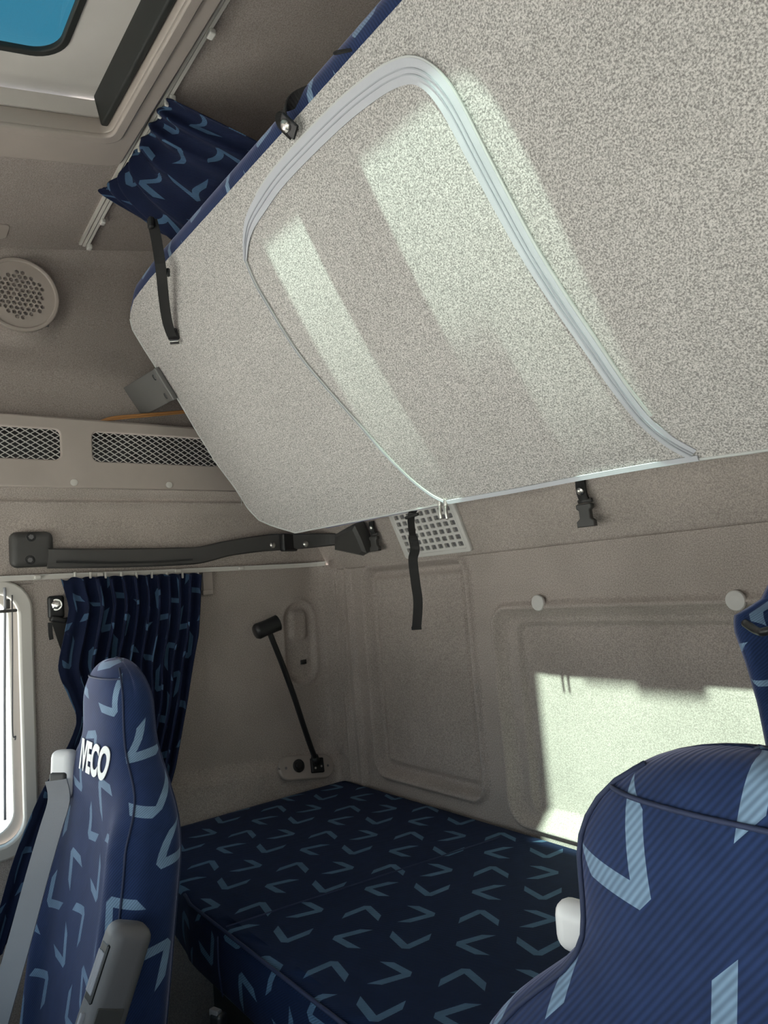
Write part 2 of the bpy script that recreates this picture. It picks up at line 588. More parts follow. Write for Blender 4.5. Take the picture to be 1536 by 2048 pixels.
hc = (hl(HY0)+hl(HY1))/2; hh = hl(HY1)-hl(HY0); hw = HX1-HX0
trim = struct(plate('trim_1', [rrect(0, hc+.0, hw+.24, hh+.115, .03), rrect(0, hc, hw, hh, .018)[::-1]], .035, 'beige', Matrix.Translation(HN*.013) @ fr_h, None, .006), 'beige plastic surround of the roof hatch')
# raised bead round the opening
plate('bead', [rrect(0, hc, hw+.045, hh+.045, .03), rrect(0, hc, hw+.002, hh+.002, .02)[::-1]], .010, 'beige', Matrix.Translation(HN*-.006) @ fr_h, trim, .003)
hatch = struct(plate('window_4', [rrect(0, hc, hw+.03, hh+.03, .03), rrect(0, hc, hw-.004, hh-.004, .018)[::-1]], .032, 'lid', Matrix.Translation(HN*.045) @ fr_h), 'open roof hatch with white lid and blue tinted pane')
GY1, GY0 = hl(-.852), hl(-1.225); GX = .36
GC = -.11
gp = rrect(GC, (GY0+GY1)/2, 2*GX, GY1-GY0, .05, 8)
Lz = .072
plate('lid', [rrect(0, hc, hw+.02, hh+.02, .02), gp[::-1]], .012, 'lid', Matrix.Translation(HN*Lz) @ fr_h, hatch, .003)
plate('gasket', [rrect(GC, (GY0+GY1)/2, 2*GX+.012, GY1-GY0+.012, .055, 8), rrect(GC, (GY0+GY1)/2, 2*GX-.014, GY1-GY0-.014, .044, 8)[::-1]], .010, 'rubber', Matrix.Translation(HN*(Lz-.005)) @ fr_h, hatch, .002)
plate('pane', [gp], .004, 'hatchglass', Matrix.Translation(HN*(Lz+.004)) @ fr_h, hatch)
rbox('shade_bar', (.14, .028, .02), .005, 'lid', Matrix.Translation(HN*(Lz-.012)) @ fr_h @ Matrix.Translation((.01, hl(-.925), 0)), hatch)  # unseen bar added to shade a notch into the sun patch's top edge
rbox('latch', (.17, .078, .025), .006, 'lid', Matrix.Translation(HN*(Lz-.01)) @ fr_h @ Matrix.Translation((-.095, GY1-.039, 0)), hatch)
# dark rubber sealing strip along the rear edge
rbox('seal', (hw-.01, .014, .060), .004, 'rubber', Matrix.Translation(HN*.038) @ fr_h @ Matrix.Translation((0, hl(HY1)-.009, 0)), hatch)
rbox('sun_blocker', (.32, .24, .42), .03, 'lid', Matrix.Translation((.59, -1.33, 1.80)), ceiling)  # unseen box added outside on the roof to cut the sun patch's left edge
# small plastic blanking cover high on the side
pc = on(0, 415, 0, .08)
plate('cover', [rrect(0, 0, .06, .075, .012)], .006, 'beige', frame((.075, pc.y-.02, roof_z(.075, pc.y)-.004), (1, 0, .12), (0, 1, .214)), ceiling, .002)

# ================================================================== UPPER BUNK
BY, BZ, BS = -.27, .692, 1.57
BD = V((0, -1, BS)).normalized()                 # up the slope
BN = V((0, -BS, -1)).normalized()                # underside normal (down, forward)
BP0 = V((0, BY, BZ))


def bk(u, v, h=0.0):
    p = pl(u, v, BP0, BN)
    return p+BN*h


def bt(p): return (p-BP0).dot(BD)


edge_px = [(590, 1065), (545, 1052), (518, 1040), (497, 1018), (470, 975), (430, 922), (395, 865), (357, 800), (322, 750), (290, 700), (266, 660), (259, 632), (268, 598), (300, 555), (345, 505)]
E = [bk(*q) for q in edge_px]
L_B = .668
xl_tab = [(bt(p), p.x) for p in E[:14]]
xl_tab[-1] = (L_B, E[13].x)
low_tab = [(.3, 0.0), (.83, -.0026), (1.13, -.0068), (1.32, -.0131), (1.41, -.0187), (1.7, -.03), (2, -.035)]
X_R = 1.97


def bulge(x, t, xl):
    s = max(0, min(1, t/L_B))
    b = .023*4*s*(1-s)
    ex = min(1, max(0, (x-xl)/.30)); ex2 = min(1, max(0, (X_R-x)/.3))
    return b*math.sin(ex*math.pi/2)*math.sin(ex2*math.pi/2)


def bsurf(x, t, h=0.0):
    xl = interp(xl_tab, t)
    tt = t+interp(low_tab, x)*(1-t/L_B)
    return V((x, BY, BZ))+BD*tt+BN*(bulge(x, t, xl)+h)


bunk = empty('upper_bunk', (1.05, BY, BZ), 'upper bunk folded up, pale speckled felt underside with a curved zip', 'bunk')
ts = [L_B*(.5-.5*math.cos(math.pi*i/70)) for i in range(71)]
us = [(.5-.5*math.cos(math.pi*i/120)) for i in range(121)]
vs = []
for t in ts:
    xl = interp(xl_tab, t)
    for u in us: vs.append(bsurf(lerp(xl, X_R, u), t))
under = mk('underside_panel', vs, gridfaces(len(us), len(ts)), 'bunk', bunk, solid=0)
under.modifiers.new('s', 'SOLIDIFY').thickness = .006
# pale piping round the edge
pp = [bsurf(x, .0, .001) for x in lin(X_R, xl_tab[0][1], 30)] + [V((interp(xl_tab, t), BY, BZ))+BD*t for t in lin(.002, L_B-.03, 60)]
tube('edge_piping', pp, .0022, 'edge', under, 8, 0)
# mattress behind the panel: rounded slab, slightly proud of the panel at the upper edge
vs = []; uv = []; NR = 26; TH = .11
mp = []
OUT = .036
for k in range(NR):
    mp.append(k)
rings = []
prof = []
for k in range(9):
    a = math.pi*k/8
    prof.append((OUT*math.sin(a), -.004-TH/2+TH/2*math.cos(a)))        # outwards, along normal
outline = []
for x in lin(X_R-.02, .40, 40): outline.append((x, -.006, 0, -.25))
for t in lin(.03, L_B-.05, 30): outline.append((interp(xl_tab, t)+.006, t, -.25, 0))
for t in lin(L_B-.045, L_B-.001, 16):
    k_ = (t-L_B+.045)/.045
    outline.append((interp(xl_tab, t)+.004, t, -.5*(1-k_)-.2, .2+.8*k_))
for x in lin(E[13].x+.03, X_R-.02, 50): outline.append((x, L_B, 0, 1.0))
acc = 0; last = None
for (x, t, ox, ot) in outline:
    if last: acc += math.hypot(x-last[0], t-last[1])
    last = (x, t); ac2 = 0
    for (o_, n_) in prof:
        p = V((x+ox*o_, BY, BZ))+BD*(t+ot*o_)+BN*n_
        vs.append(p); uv.append(rot45(acc, n_*1.3, (.03, .02)))
nP = len(prof)
fs = gridfaces(nP, len(outline))
fs.append(tuple(i*nP+nP-1 for i in range(len(outline))))
mk('mattress', vs, fs, 'blue', bunk, uv=uv)

# zip
zip_main = [(493, 520), (495, 480), (503, 445), (525, 405), (560, 355), (620, 290), (690, 222), (750, 174), (790, 150), (825, 141), (855, 152), (885, 183), (915, 232), (955, 310), (1005, 405), (1060, 505), (1120, 600), (1185, 695), (1240, 775), (1290, 838), (1340, 880), (1388, 907)]
zip_thin = [(893, 1004), (862, 988), (820, 955), (770, 905), (715, 842), (655, 775), (605, 715), (565, 655), (535, 605), (512, 565), (493, 520)]


def zsurf(q, h):
    p = bk(*q)
    for _ in range(3):
        t = bt(p); p = pl(q[0], q[1], BP0+BN*bulge(p.x, t, interp(xl_tab, t)), BN)
    return p+BN*h


zpts = [zsurf(q, .0025) for q in zip_main]
tape = ribbon('zip_tape', zpts, lambda t: .031*sstep(-.03, .14, t)*(1-.45*sstep(.55, 1, t))+.004, .0016, lambda t: BN.cross(V((1, 0, 0))), 'tape', bunk, 6)


def offpath(pts, off, h):
    P = smoothpath(pts, 6); out = []
    for i, p in enumerate(P):
        t = (P[min(i+1, len(P)-1)]-P[max(i-1, 0)]).normalized()
        out.append(p+BN.cross(t)*off*sstep(-.03, .14, i/(len(P)-1))*(1-.45*sstep(.55, 1, i/(len(P)-1)))+BN*h)
    return out


# re-sweep tape with the in-plane side vector of each point
bpy.data.objects.remove(tape)


def flat_ribbon(name, pts, offs, h, mat, parent):
    P = smoothpath(pts, 6); vs = []
    n = len(P)
    for i, p in enumerate(P):
        t = (P[min(i+1, n-1)]-P[max(i-1, 0)]).normalized(); s = BN.cross(t).normalized()
        f = offs(i/(n-1))
        for a, b in ((f[0], 0), (f[0], h), (f[1], h), (f[1], 0)): vs.append(p+s*a+BN*b)
    fs = gridfaces(4, n, True); fs.append((0, 1, 2, 3)); fs.append(tuple(range(n*4-4, n*4)))
    return mk(name, vs, fs, mat, parent, smooth=False)


def zw(t): return sstep(-.05, .16, t)*(1-.42*sstep(.5, 1, t))


tape = flat_ribbon('zip_tape', zpts, lambda t: (-.0125*zw(t)-.002, .0125*zw(t)+.002), .002, 'tape', bunk)
for off in (-.0035, .0035):
    flat_ribbon('teeth_row', zpts, lambda t, off=off: (off*zw(t)-.0009, off*zw(t)+.0009), .0036, 'teeth', tape)
flat_ribbon('flap_fold', [zsurf(q, .0015) for q in zip_main[3:20]], lambda t: (.0125*zw(.2+.6*t)+.001, .0125*zw(.2+.6*t)+.0045), .0026, 'edge', tape)
thin = flat_ribbon('zip_tape', [zsurf(q, .001) for q in zip_thin], lambda t: (-.0032, .0032), .0028, 'edge', bunk)
flat_ribbon('teeth_row', [zsurf(q, .001) for q in zip_thin], lambda t: (-.0008, .0008), .0040, 'teeth', thin)
# lower zip along the bottom edge
low = [(1398, 914), (1300, 930), (1150, 957), (1020, 982), (893, 1004)]
flat_ribbon('zip_tape', [bk(q[0], q[1]-1, .003) for q in low], lambda t: (-.004, .004), .002, 'tape', bunk)
for du in (0, 12):
    a = bk(884+du, 1006, .006)
    tube('zip_pull', [a, a+V((.0, -.002, -.012)), a+V((.001, -.001, -.028))], .003, 'metal', bunk, 8, 4)
    rbox('zip_slider', (.008, .006, .014), .002, 'metal', Matrix.Translation(a+V((0, -.001, .004))), bunk, 2)

# flat plastic end bracket on the bunk's end
b0 = bk(318, 733, .012); b1 = bk(356, 795, .012); b2 = bk(264, 768, .03)
ex = (b1-b0); wv = (b2-b0); wv = wv-ex.normalized()*wv.dot(ex.normalized())
fr_b = frame((b0+b1)/2+wv/2, ex, wv)
br = rbox('end_bracket', (ex.length, wv.length*.98, .006), .002, 'bracket', fr_b, bunk, 2)
rbox('bracket_lip', (ex.length*1.02, .012, .014), .003, 'bracket', fr_b @ Matrix.Translation((0, -wv.length/2, .002)), br, 2)
rbox('bracket_lip', (ex.length*1.0, .005, .012), .002, 'greyl', fr_b @ Matrix.Translation((0, wv.length/2, .002)), br, 2)
for k in (-.3, .3):
    rbox('screw_slot', (.016, .008, .006), .003, 'black', fr_b @ Matrix.Translation((k*ex.length, -wv.length/2+.02, .002 if fr_b.col[2][1] < 0 else -.002)), br, 2)

# strap with metal stud that hooks over the upper edge, small cord loop
a0 = bk(598, 262, .012); a1 = bk(585, 235, .018)
clip = ribbon('edge_strap', [bk(603, 188, -.035), bk(584, 200, -.01), bk(577, 222, .012), bk(583, 240, .018), bk(600, 266, .012)], .02, .003, lambda t: V((1, 0, 0))*.6+V((0, .3, .5)), 'web', bunk)
rbox('strap_plate', (.024, .034, .005), .004, 'black', frame(bk(593, 247, .017), (.86, -.2, .35), BD), clip, 2)
sc = disc('strap_stud', bk(590, 246, .019), BN, .0095, .004, 'metal', clip, 18, .003)
tube('cord_loop', [bk(716, 100, -.02), bk(695, 103, -.005), bk(674, 107, .004), bk(676, 102, .002), bk(700, 99, -.01), bk(722, 92, -.02)], .0014, 'web', bunk, 6)
# loose threads
tube('loose_thread', [bk(484, 985, .004), bk(486, 1000, .006), bk(485, 1010, .004)], .0006, 'edge', bunk, 5)

# ================================================================== roof curtain rail, roof curtain, hanging strap
RY = -.684
rail = empty('curtain_rail', (1.05, RY, 1.46), 'ivory plastic curtain rail across the roof lining beside the hatch', 'curtain rail')


def railp(x, dy=0, dz=0): return V((x, RY+dy, roof_z(x, RY)-.004+dz))


rx = lin(.035, 2.06, 24)
for dy in (-.0085, 0, .0085):
    ribbon('rail_strip', [railp(x, dy, -.002 if dy else -.005) for x in rx], .0062, .006 if dy else .004, (0, 1, 0), 'track', rail, 0)
for x in (.04, .155, .56, .60, .78, 1.4):
    rbox('rail_glider', (.018, .012, .012), .003, 'white', Matrix.Translation(railp(x, .012, -.008)), rail, 2)

ct = empty('roof_curtain', (.42, -.65, 1.35), 'dark blue chevron curtain bunched between the roof rail and upper bunk', 'curtain')
NU, NV = 90, 26
vs = []; uv = []
topx = (.285, .60)
bot_px = [(296, 440), (322, 462), (356, 482), (400, 440), (450, 375), (490, 330), (520, 290)]
botc = smoothpath([on(q[0], q[1], 1, -.60+.012*i) for i, q in enumerate(bot_px)], 16)
for j in range(NV):
    t = j/(NV-1)
    for i in range(NU):
        s = i/(NU-1)
        a = railp(lerp(topx[0], topx[1], s), 0, -.012)
        fi = s*(len(botc)-1); i0 = min(int(fi), len(botc)-2); b = botc[i0].lerp(botc[i0+1], fi-i0)
        p = a.lerp(b, t)
        p.y += -.055*math.sin(math.pi*t)*(1-.5*s)
        p.z += .01*math.sin(math.pi*t)
        ph = s*2*math.pi*7+1.5*math.sin(3*t)
        am = .016*(1-.35*t)
        p += V((.25*math.cos(ph), -math.sin(ph), .1*math.sin(ph*1.7+2)))*am*(.35+.65*sstep(0, .3, t))
        vs.append(p); uv.append(rot45(s*.62, t*.26, (.03, .05)))
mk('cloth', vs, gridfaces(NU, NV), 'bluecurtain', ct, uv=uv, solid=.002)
for s in lin(.02, .98, 9):
    rbox('curtain_hook', (.006, .008, .016), .002, 'white', Matrix.Translation(railp(lerp(topx[0], topx[1], s), .004, -.012)), ct, 2)

st = empty('hanging_strap', on(345, 685, 0, .31), 'black webbing strap with ladder buckle hanging over the upper bunk end', 'strap')
sp_ = [on(304, 440, 0, .455), on(313, 480, 0, .455), on(322, 540, 0, .45), on(328, 600, 0, .40), on(335, 645, 0, .35), on(344, 672, 0, .325)]
ribbon('webbing', sp_, .0215, .002, (.6, .8, 0), 'web', st, 5)
d_ = (sp_[-1]-sp_[-3]).normalized()
rbox('ladder_buckle', (.026, .007, .030), .003, 'black', frame(on(345, 668, 0, .325), (.55, .8, 0), None, -d_), st, 2)
rbox('buckle_tongue', (.022, .006, .010), .002, 'metal', frame(on(349, 684, 0, .322), (.55, .8, 0), None, -d_), st, 2)
rbox('anchor_hook', (.016, .012, .024), .004, 'black', Matrix.Translation(on(302, 446, 0, .455)), st, 2)
rbox('strap_keeper', (.008, .008, .018), .003, 'black', Matrix.Translation(on(336, 545, 0, .45)), st, 2)

# ================================================================== side shelf panel with expanded mesh
shelf = empty('shelf_panel', (.0, -.6, .85), 'beige plastic shelf front with two expanded mesh openings', 'shelf')
PX = .016
fr_s = Matrix.Translation((PX, 0, 0)) @ fr_side
y0, y1 = -1.25, -.16
o1 = (-1.02, -.751, .902, .976); o2 = (-.678, -.22, .902, .976)
holes = [rrect((a+b)/2, (c+d)/2, b-a, d-c, .014)[::-1] for a, b, c, d in (o1, o2)]
plate('face_plate', [[(y0, .838), (y1, .833), (y1, 1.003), (y0, 1.006)]]+holes, .012, 'beige', fr_s, shelf, .003)
rbox('top_ledge', (.05, y1-y0, .008), .003, 'beige', Matrix.Translation((PX-.022, (y0+y1)/2, 1.003)), shelf, 2)
for (a, b, c, d) in (o1, o2):
    # diamond strands
    me_v = []; me_f = []
    dw, dh = .0215, .0135
    def strand(p, q):
        dy_, dz_ = q[0]-p[0], q[1]-p[1]; L = math.hypot(dy_, dz_)
        if L < .004: return
        ny, nz = -dz_/L*.0008, dy_/L*.0008
        i0 = len(me_v)
        for (yy, zz) in ((p[0]-ny, p[1]-nz), (p[0]+ny, p[1]+nz), (q[0]+ny, q[1]+nz), (q[0]-ny, q[1]-nz)):
            me_v.append((PX+.0005, yy, zz)); me_v.append((PX-.0025, yy, zz))
        me_f.extend([(i0, i0+2, i0+4, i0+6), (i0+1, i0+7, i0+5, i0+3), (i0, i0+1, i0+3, i0+2), (i0+4, i0+5, i0+7, i0+6)])
    sl = dh/dw
    k0 = int(((c-d)-sl*(b-a))/dh)-2
    n = int((b-a)/dw)+int((d-c)/dh)+6
    for k in range(-n, n*2):
        for sgn in (1, -1):
            # line z = c + sgn*sl*(y-a) + k*dh
            z_at = lambda y: c+sgn*sl*(y-a)+k*dh
            ya, yb = a-.004, b+.004
            zz0, zz1 = z_at(ya), z_at(yb)
            lo, hi = c-.004, d+.004
            p = [ya, zz0]; q = [yb, zz1]
            def clip_(p, lim, up):
                pass
            m_ = sgn*sl
            if (zz0 < lo and zz1 < lo) or (zz0 > hi and zz1 > hi): continue
            for e_ in (p, q):
                if e_[1] < lo: e_[0] += (lo-e_[1])/m_; e_[1] = lo
                elif e_[1] > hi: e_[0] += (hi-e_[1])/m_; e_[1] = hi
            strand(p, q)
    tag(mk('mesh_grille', me_v, me_f, 'white', shelf, smooth=False), kind='stuff')
rbox('shelf_back', (.006, y1-y0-.02, .15), 0, 'black', Matrix.Translation((-.03, (y0+y1)/2, .925)), shelf, 1)
for q in ((148, 965), (338, 970)):
    p = on(q[0], q[1], 0, PX+.006)
    disc('screw_cap', p, (1, 0, 0), .0085, .003, 'track', shelf, 20, .001)

cb = tube('power_cable', [on(196, 846, 0, -.012), on(222, 836, 0, -.005), on(270, 831, 0, .0), on(330, 826, 0, .0), on(390, 820, 0, -.002), on(430, 815, 0, -.004)], .0038, 'copper', None, 10)
tag(cb, 'orange brown cable running along the top of the mesh shelf front', 'cable')
tube('second_core', [on(210, 842, 0, -.004), on(235, 838, 0, .003), on(280, 834, 0, .004), on(335, 829, 0, .004), on(390, 824, 0, .002)], .0022, 'copper', cb, 8)

# ================================================================== loudspeaker
spk = empty('loudspeaker', SPK, 'round beige loudspeaker cover with hexagon holes on the upper side wall', 'speaker')
sn = V((1, -.22, -.10)).normalized(); fr_k = frame(SPK+V((.006, 0, 0)), V((0, 1, 0)), None, sn)
fr_k = Matrix.Translation(V((.0, 0, 0))) @ fr_k
R0 = .081
circ = lambda r, n=40: [(r*math.cos(2*math.pi*k/n), r*math.sin(2*math.pi*k/n)) for k in range(n)]
hexes = []
hs = .0125; hr = .0052
for j in range(-6, 7):
    for i in range(-6, 7):
        cx = (i+.5*(j % 2))*hs; cy = j*hs*.866
        if math.hypot(cx, cy) < .056: hexes.append([(cx+hr*math.cos(math.radians(60*k+30)), cy+hr*math.sin(math.radians(60*k+30))) for k in range(6)][::-1])
plate('grille', [circ(R0)]+hexes, .008, 'beige', fr_k, spk, 0)
plate('rim', [circ(R0+.008), circ(R0-.002)[::-1]], .016, 'beige', fr_k, spk, .003)
rbox('backing', (.13, .13, .003), 0, 'grey', Matrix.Translation(-sn*.010) @ fr_k, spk, 1)

# ================================================================== grab handle
hd = empty('grab_handle', (.02, -.5, .66), 'dark grey plastic grab handle bolted above the side curtain', 'handle')
pm = on(63, 1099, 0, .02)
mt = rbox('mount_plate', (.034, .092, .082), .016, 'dgrey', Matrix.Translation((.018, pm.y, pm.z)), hd, 4)
for q in ((62, 1074), (60, 1120)):
    p = on(q[0], q[1], 0, .036)
    disc('bolt_recess', p-V((.002, 0, 0)), (1, 0, 0), .0105, .0025, 'black', mt, 18)
    disc('bolt', p, (1, 0, 0), .006, .003, 'grey', mt, 6)
path = [on(95, 1117, 0, .034), on(160, 1117, 0, .040), on(260, 1116, 0, .042), on(360, 1113, 0, .042), on(400, 1110, 0, .042), on(450, 1098, 0, .044), on(500, 1090, 0, .050), on(545, 1085, 0, .058), on(600, 1083, 0, .075), on(650, 1080, 0, .10), on(690, 1078, 0, .135)]
hts = [(0, .046), (.25, .046), (.42, .044), (.52, .042), (.7, .046), (.85, .040), (1, .03)]


def hprof(t):
    h = interp(hts, t)/2; d = .013
    return [(-h, -d*.4), (-h*.8, -d), (h*.8, -d), (h, -d*.4), (h, d*.6), (h*.85, d), (-h*.85, d), (-h, d*.6)]


bar = sweep('bar', path, hprof, lambda t: V((0, 0, 1)), 'dgrey', hd, 5, smooth=False)
gp_ = [on(112, 1124, 0, .057), on(200, 1125, 0, .058), on(300, 1124, 0, .058), on(385, 1119, 0, .058)]
ribbon('grip_groove', gp_, .005, .003, (0, 0, 1), 'black', bar, 4)
rbox('bar_block', (.02, .055, .05), .005, 'black', frame(on(577, 1085, 0, .075), (.95, .28, 0), (-.28, .95, 0)), hd, 2)
for q in ((545, 1090), (611, 1088)):
    p = on(q[0], q[1], 0, .094 if q[0] > 600 else .072)
    disc('bolt', p, (1, -.15, 0), .0085, .004, 'metal', hd, 16, .002)
# flared end piece on the rear wall
ep = [(676, 1066), (700, 1052), (716, 1047), (728, 1072), (740, 1102), (733, 1108), (705, 1102), (676, 1096)]
ee = [pl(q[0], q[1], (0, -.045, .60), UPN) for q in ep]
c_ = sum(ee, V())/len(ee); nn = -UPN.normalized()
vs = [p-nn*.02 for p in ee]+[p+nn*.012 for p in ee]+[c_+(p-c_)*.78+nn*.018 for p in ee]
n = len(ee)
fs = [tuple(range(2*n, 3*n))]+[(k*n+i, k*n+(i+1) % n, (k+1)*n+(i+1) % n, (k+1)*n+i) for k in (0, 1) for i in range(n)]
mk('end_plate', vs, fs, 'dgrey', hd, smooth=False)

# lower curtain rail
lr = empty('side_curtain_rail', (.016, -.5, .62), 'ivory curtain rail along the side wall under the grab handle', 'curtain rail')
lrp = [on(-60, 1161, 0, .014), on(0, 1158, 0, .014), on(150, 1151, 0, .014), on(300, 1145, 0, .014), on(450, 1138, 0, .015), on(600, 1131, 0, .03), on(650, 1127, 0, .06)]
ribbon('rail_strip', lrp, .012, .014, (0, 0, 1), 'track', lr, 4)
ribbon('rail_lip', [p+V((.008, 0, .004)) for p in lrp], .003, .003, (0, 0, 1), 'white', lr, 4)
for u in (75, 200, 355, 482, 612):
    rbox('rail_glider', (.010, .016, .010), .003, 'track', Matrix.Translation(on(u, 1158-u*.0445, 0, .026)), lr, 2)
rbox('rail_stop', (.010, .028, .05), .002, 'beige', Matrix.Translation(on(415, 1163, 0, .012)), lr, 2)
rbox('rail_stop', (.014, .030, .014), .003, 'beige', Matrix.Translation(on(415, 1185, 0, .015)), lr, 2)

# ================================================================== vent grille in the rear wall
vg = empty('air_vent', (.52, -.03, .66), 'square holed ivory air vent on the rear wall under the upper bunk', 'vent')
vo = V((.515, 0, 0)); vzc = .672
fr_v = frame((.514, upy(vzc)-.002, vzc), (1, 0, 0), V((0, -.41, 1)), None)
fr_v = Matrix.Translation((0, -.002, 0)) @ fr_v
holes = []
for i in range(9):
    for j in range(6):
        holes.append(rrect(-.094+i*.0235, -.048+j*.0178, .0155, .0115, .002, 2)[::-1])
plate('grille_plate', [rrect(0, 0, .235, .135, .006)]+holes, .007, 'white', fr_v, vg, .0)
plate('outer_frame', [rrect(0, 0, .240, .140, .008), rrect(0, 0, .216, .118, .004)[::-1]], .010, 'white', fr_v, vg, .002)
rbox('duct_back', (.225, .125, .002), 0, 'grey', Matrix.Translation((0, .004, 0)) @ fr_v, vg, 1)


# ================================================================== buckles, hanging strap
def side_buckle(p, label, sc=1.0):
    b = empty('buckle', p, label, 'buckle')
    up = V((0, -.41, 1)).normalized(); nn_ = -UPN.normalized()
    def at(a, h, d): return p+V((a*sc, 0, 0))+up*h*sc+nn_*d*sc
    ribbon('webbing_loop', [at(0, .075, .006), at(0, .058, .014), at(0, .044, .016), at(0, .034, .014)], .023*sc, .004, (1, 0, 0), 'web', b, 4)
    disc('screw', at(0, .056, .017), nn_, .0085*sc, .003, 'metal', b, 14, .002)
    tube('cross_bar', [at(-.016, .033, .014), at(.016, .033, .014)], .0045*sc, 'dgrey', b, 10, 0)
    # waisted female buckle body
    out = [(-.014, .028), (.014, .028), (.0175, .026), (.0175, .018), (.0125, .014), (.0125, -.002), (.020, -.008), (.020, -.020), (-.020, -.020), (-.020, -.008), (-.0125, -.002), (-.0125, .014), (-.0175, .018), (-.0175, .026)]
    plate('buckle_body', [[(a*sc, c*sc) for a, c in out]], .014*sc, 'dgrey', frame(at(0, .033, .016)-V((0, 0, .033*sc)), (1, .12, 0), (0, -.04, 1)), b, .0025*sc)
    return b


side_buckle(pl(763, 1084, (0, -.012, .60), UPN), 'small dark grey buckle on the rear wall between handle and air vent', .82)
side_buckle(pl(1188, 1026, (0, -.012, .60), UPN), 'dark grey buckle with screw hanging on the bare rear wall under the bunk edge', .92)

ws = empty('bunk_strap', pl(830, 1256, (0, -.03, 0), (0, 1, 0)), 'black webbing strap hanging from the upper bunk past the air vent', 'strap')
sp2 = [bk(822, 1025, -.01), bk(822, 1035, .0), on(825, 1070, 1, -.20), on(830, 1098, 1, -.19), on(826, 1120, 1, -.185), on(831, 1165, 1, -.18), on(836, 1205, 1, -.175), on(833, 1258, 1, -.17)]
ribbon('webbing', sp2, lambda t: .0145 if t < .3 else .0205, .0018, (.75, .65, 0), 'web', ws, 6)
rbox('folded_end', (.022, .005, .008), .001, 'web', frame(on(833, 1256, 1, -.17), (.75, .65, 0), None, (0, 0, 1)), ws, 2)
rbox('guide_loop', (.032, .007, .006), .002, 'web', frame(bk(826, 1030, .004), (.9, .3, .15), None, (0, 0, 1)), ws, 2)

# ================================================================== reading lamp
lp = empty('reading_lamp', on(611, 1535, 0, .02), 'black gooseneck reading lamp on an oval socket plate above the lower bunk', 'lamp')
pA = on(556, 1538, 0, .022); pB = on(666, 1531, 0, .022)
exl = (pB-pA); fr_l = frame((pA+pB)/2, exl, None, V((1, 0, .35)))
bp = plate('socket_plate', [rrect(0, 0, exl.length, .066, .033, 10)], .012, 'beige', fr_l, lp, .004)
s0 = fr_l @ V((-.028, .004, .006)); nz = V(fr_l.col[2][:3])
disc('socket', s0, nz, .0175, .005, 'black', bp, 22)
disc('socket_cap', s0+nz*.005, nz, .011, .004, 'black', bp, 18)
mb = rbox('mount_block', (.040, .040, .012), .003, 'black', fr_l @ Matrix.Translation((.030, .002, .010)), lp, 2)
for q in ((.020, -.006), (.040, -.002)): disc('screw', fr_l @ V((q[0], q[1], .016)), nz, .003, .001, 'metal', mb, 10)
for q in (-.068, .068): disc('screw', fr_l @ V((q, 0, .006)), nz, .0035, .001, 'grey', bp, 10)
nk = [fr_l @ V((.028, .006, .014)), on(621, 1492, 0, .055), on(605, 1445, 0, .066), on(587, 1390, 0, .075), on(565, 1330, 0, .083), on(547, 1285, 0, .09), on(539, 1265, 0, .092)]
tube('gooseneck', nk, .0075, 'black', lp, 12, 8)
tube('neck_collar', [nk[0], nk[0].lerp(nk[1], .4)], .0105, 'black', lp, 12, 0)
hA = on(517, 1262, 0, .095); hB = on(552, 1247, 0, .10)
hx = (hB-hA).normalized()
tube('lamp_head', [hA-hx*.012, hA-hx*.006, hA+hx*.01, hA+hx*.025, hB, hB+hx*.006], .02, 'black', lp, 18, 4, radii=lambda t: interp([(0, .008), (.08, .016), (.25, .0215), (.6, .0205), (.95, .022), (1, .019)], t))
rbox('lamp_switch', (.020, .018, .016), .004, 'black', frame(on(544, 1242, 0, .10), hx, None, (0, 0, 1)), lp, 2)

# ================================================================== side curtain, belt anchor
cu = empty('side_curtain', (.06, -.6, -.3), 'dark blue chevron curtain gathered behind the passenger seat under the side rail', 'curtain')
rowsL = [(0, (122, 1158)), (.06, (136, 1205)), (.14, (136, 1230)), (.26, (114, 1335)), (.36, (146, 1415)), (.42, (158, 1450)), (.50, (128, 1510)), (.62, (75, 1600)), (.78, (25, 1720)), (1, (-40, 1950))]
rowsR = [(0, (404, 1148)), (.2, (398, 1270)), (.4, (376, 1400)), (.55, (350, 1530)), (.7, (335, 1580)), (1, (250, 1640))]
NU, NV = 190, 60
vs = []; uv = []
Lp = [(t, q) for t, q in rowsL]; Rp = [(t, q) for t, q in rowsR]


def ip2(tab, t):
    return (interp([(a, q[0]) for a, q in tab], t), interp([(a, q[1]) for a, q in tab], t))


Lc = smoothpath([(ip2(Lp, t)[0], ip2(Lp, t)[1], 0) for t in lin(0, 1, 16)], 6)
for j in range(NV):
    t = j/(NV-1)
    l = Lc[int(round(t*(len(Lc)-1)))]; r = ip2(Rp, t)
    xb = .045+.02*t
    A = on(l[0], l[1], 0, xb); B = on(r[0], r[1], 0, xb)
    for i in range(NU):
        s = i/(NU-1)
        p = A.lerp(B, s)
        ph = 2*math.pi*(11.5*s**1.12)+.6*math.sin(2.1*t+3*s)
        am = (.013-.004*t)*sstep(.0, .25, s)*(1+.25*math.sin(5*s+1))
        p.x += am*math.sin(ph)+.006*math.sin(9*t+2*s)*sstep(0, .3, t)
        p.y += am*.5*math.cos(ph)*sstep(0, .06, s)*sstep(1, .94, s)
        p.z += -.004*math.sin(ph)*(1-t) if j == 0 else 0
        vs.append(p); uv.append(rot45(s*.95, -t*.78, (.043, .03)))
mk('cloth', vs, gridfaces(NU, NV), 'bluecurtain', cu, uv=uv, solid=.002)
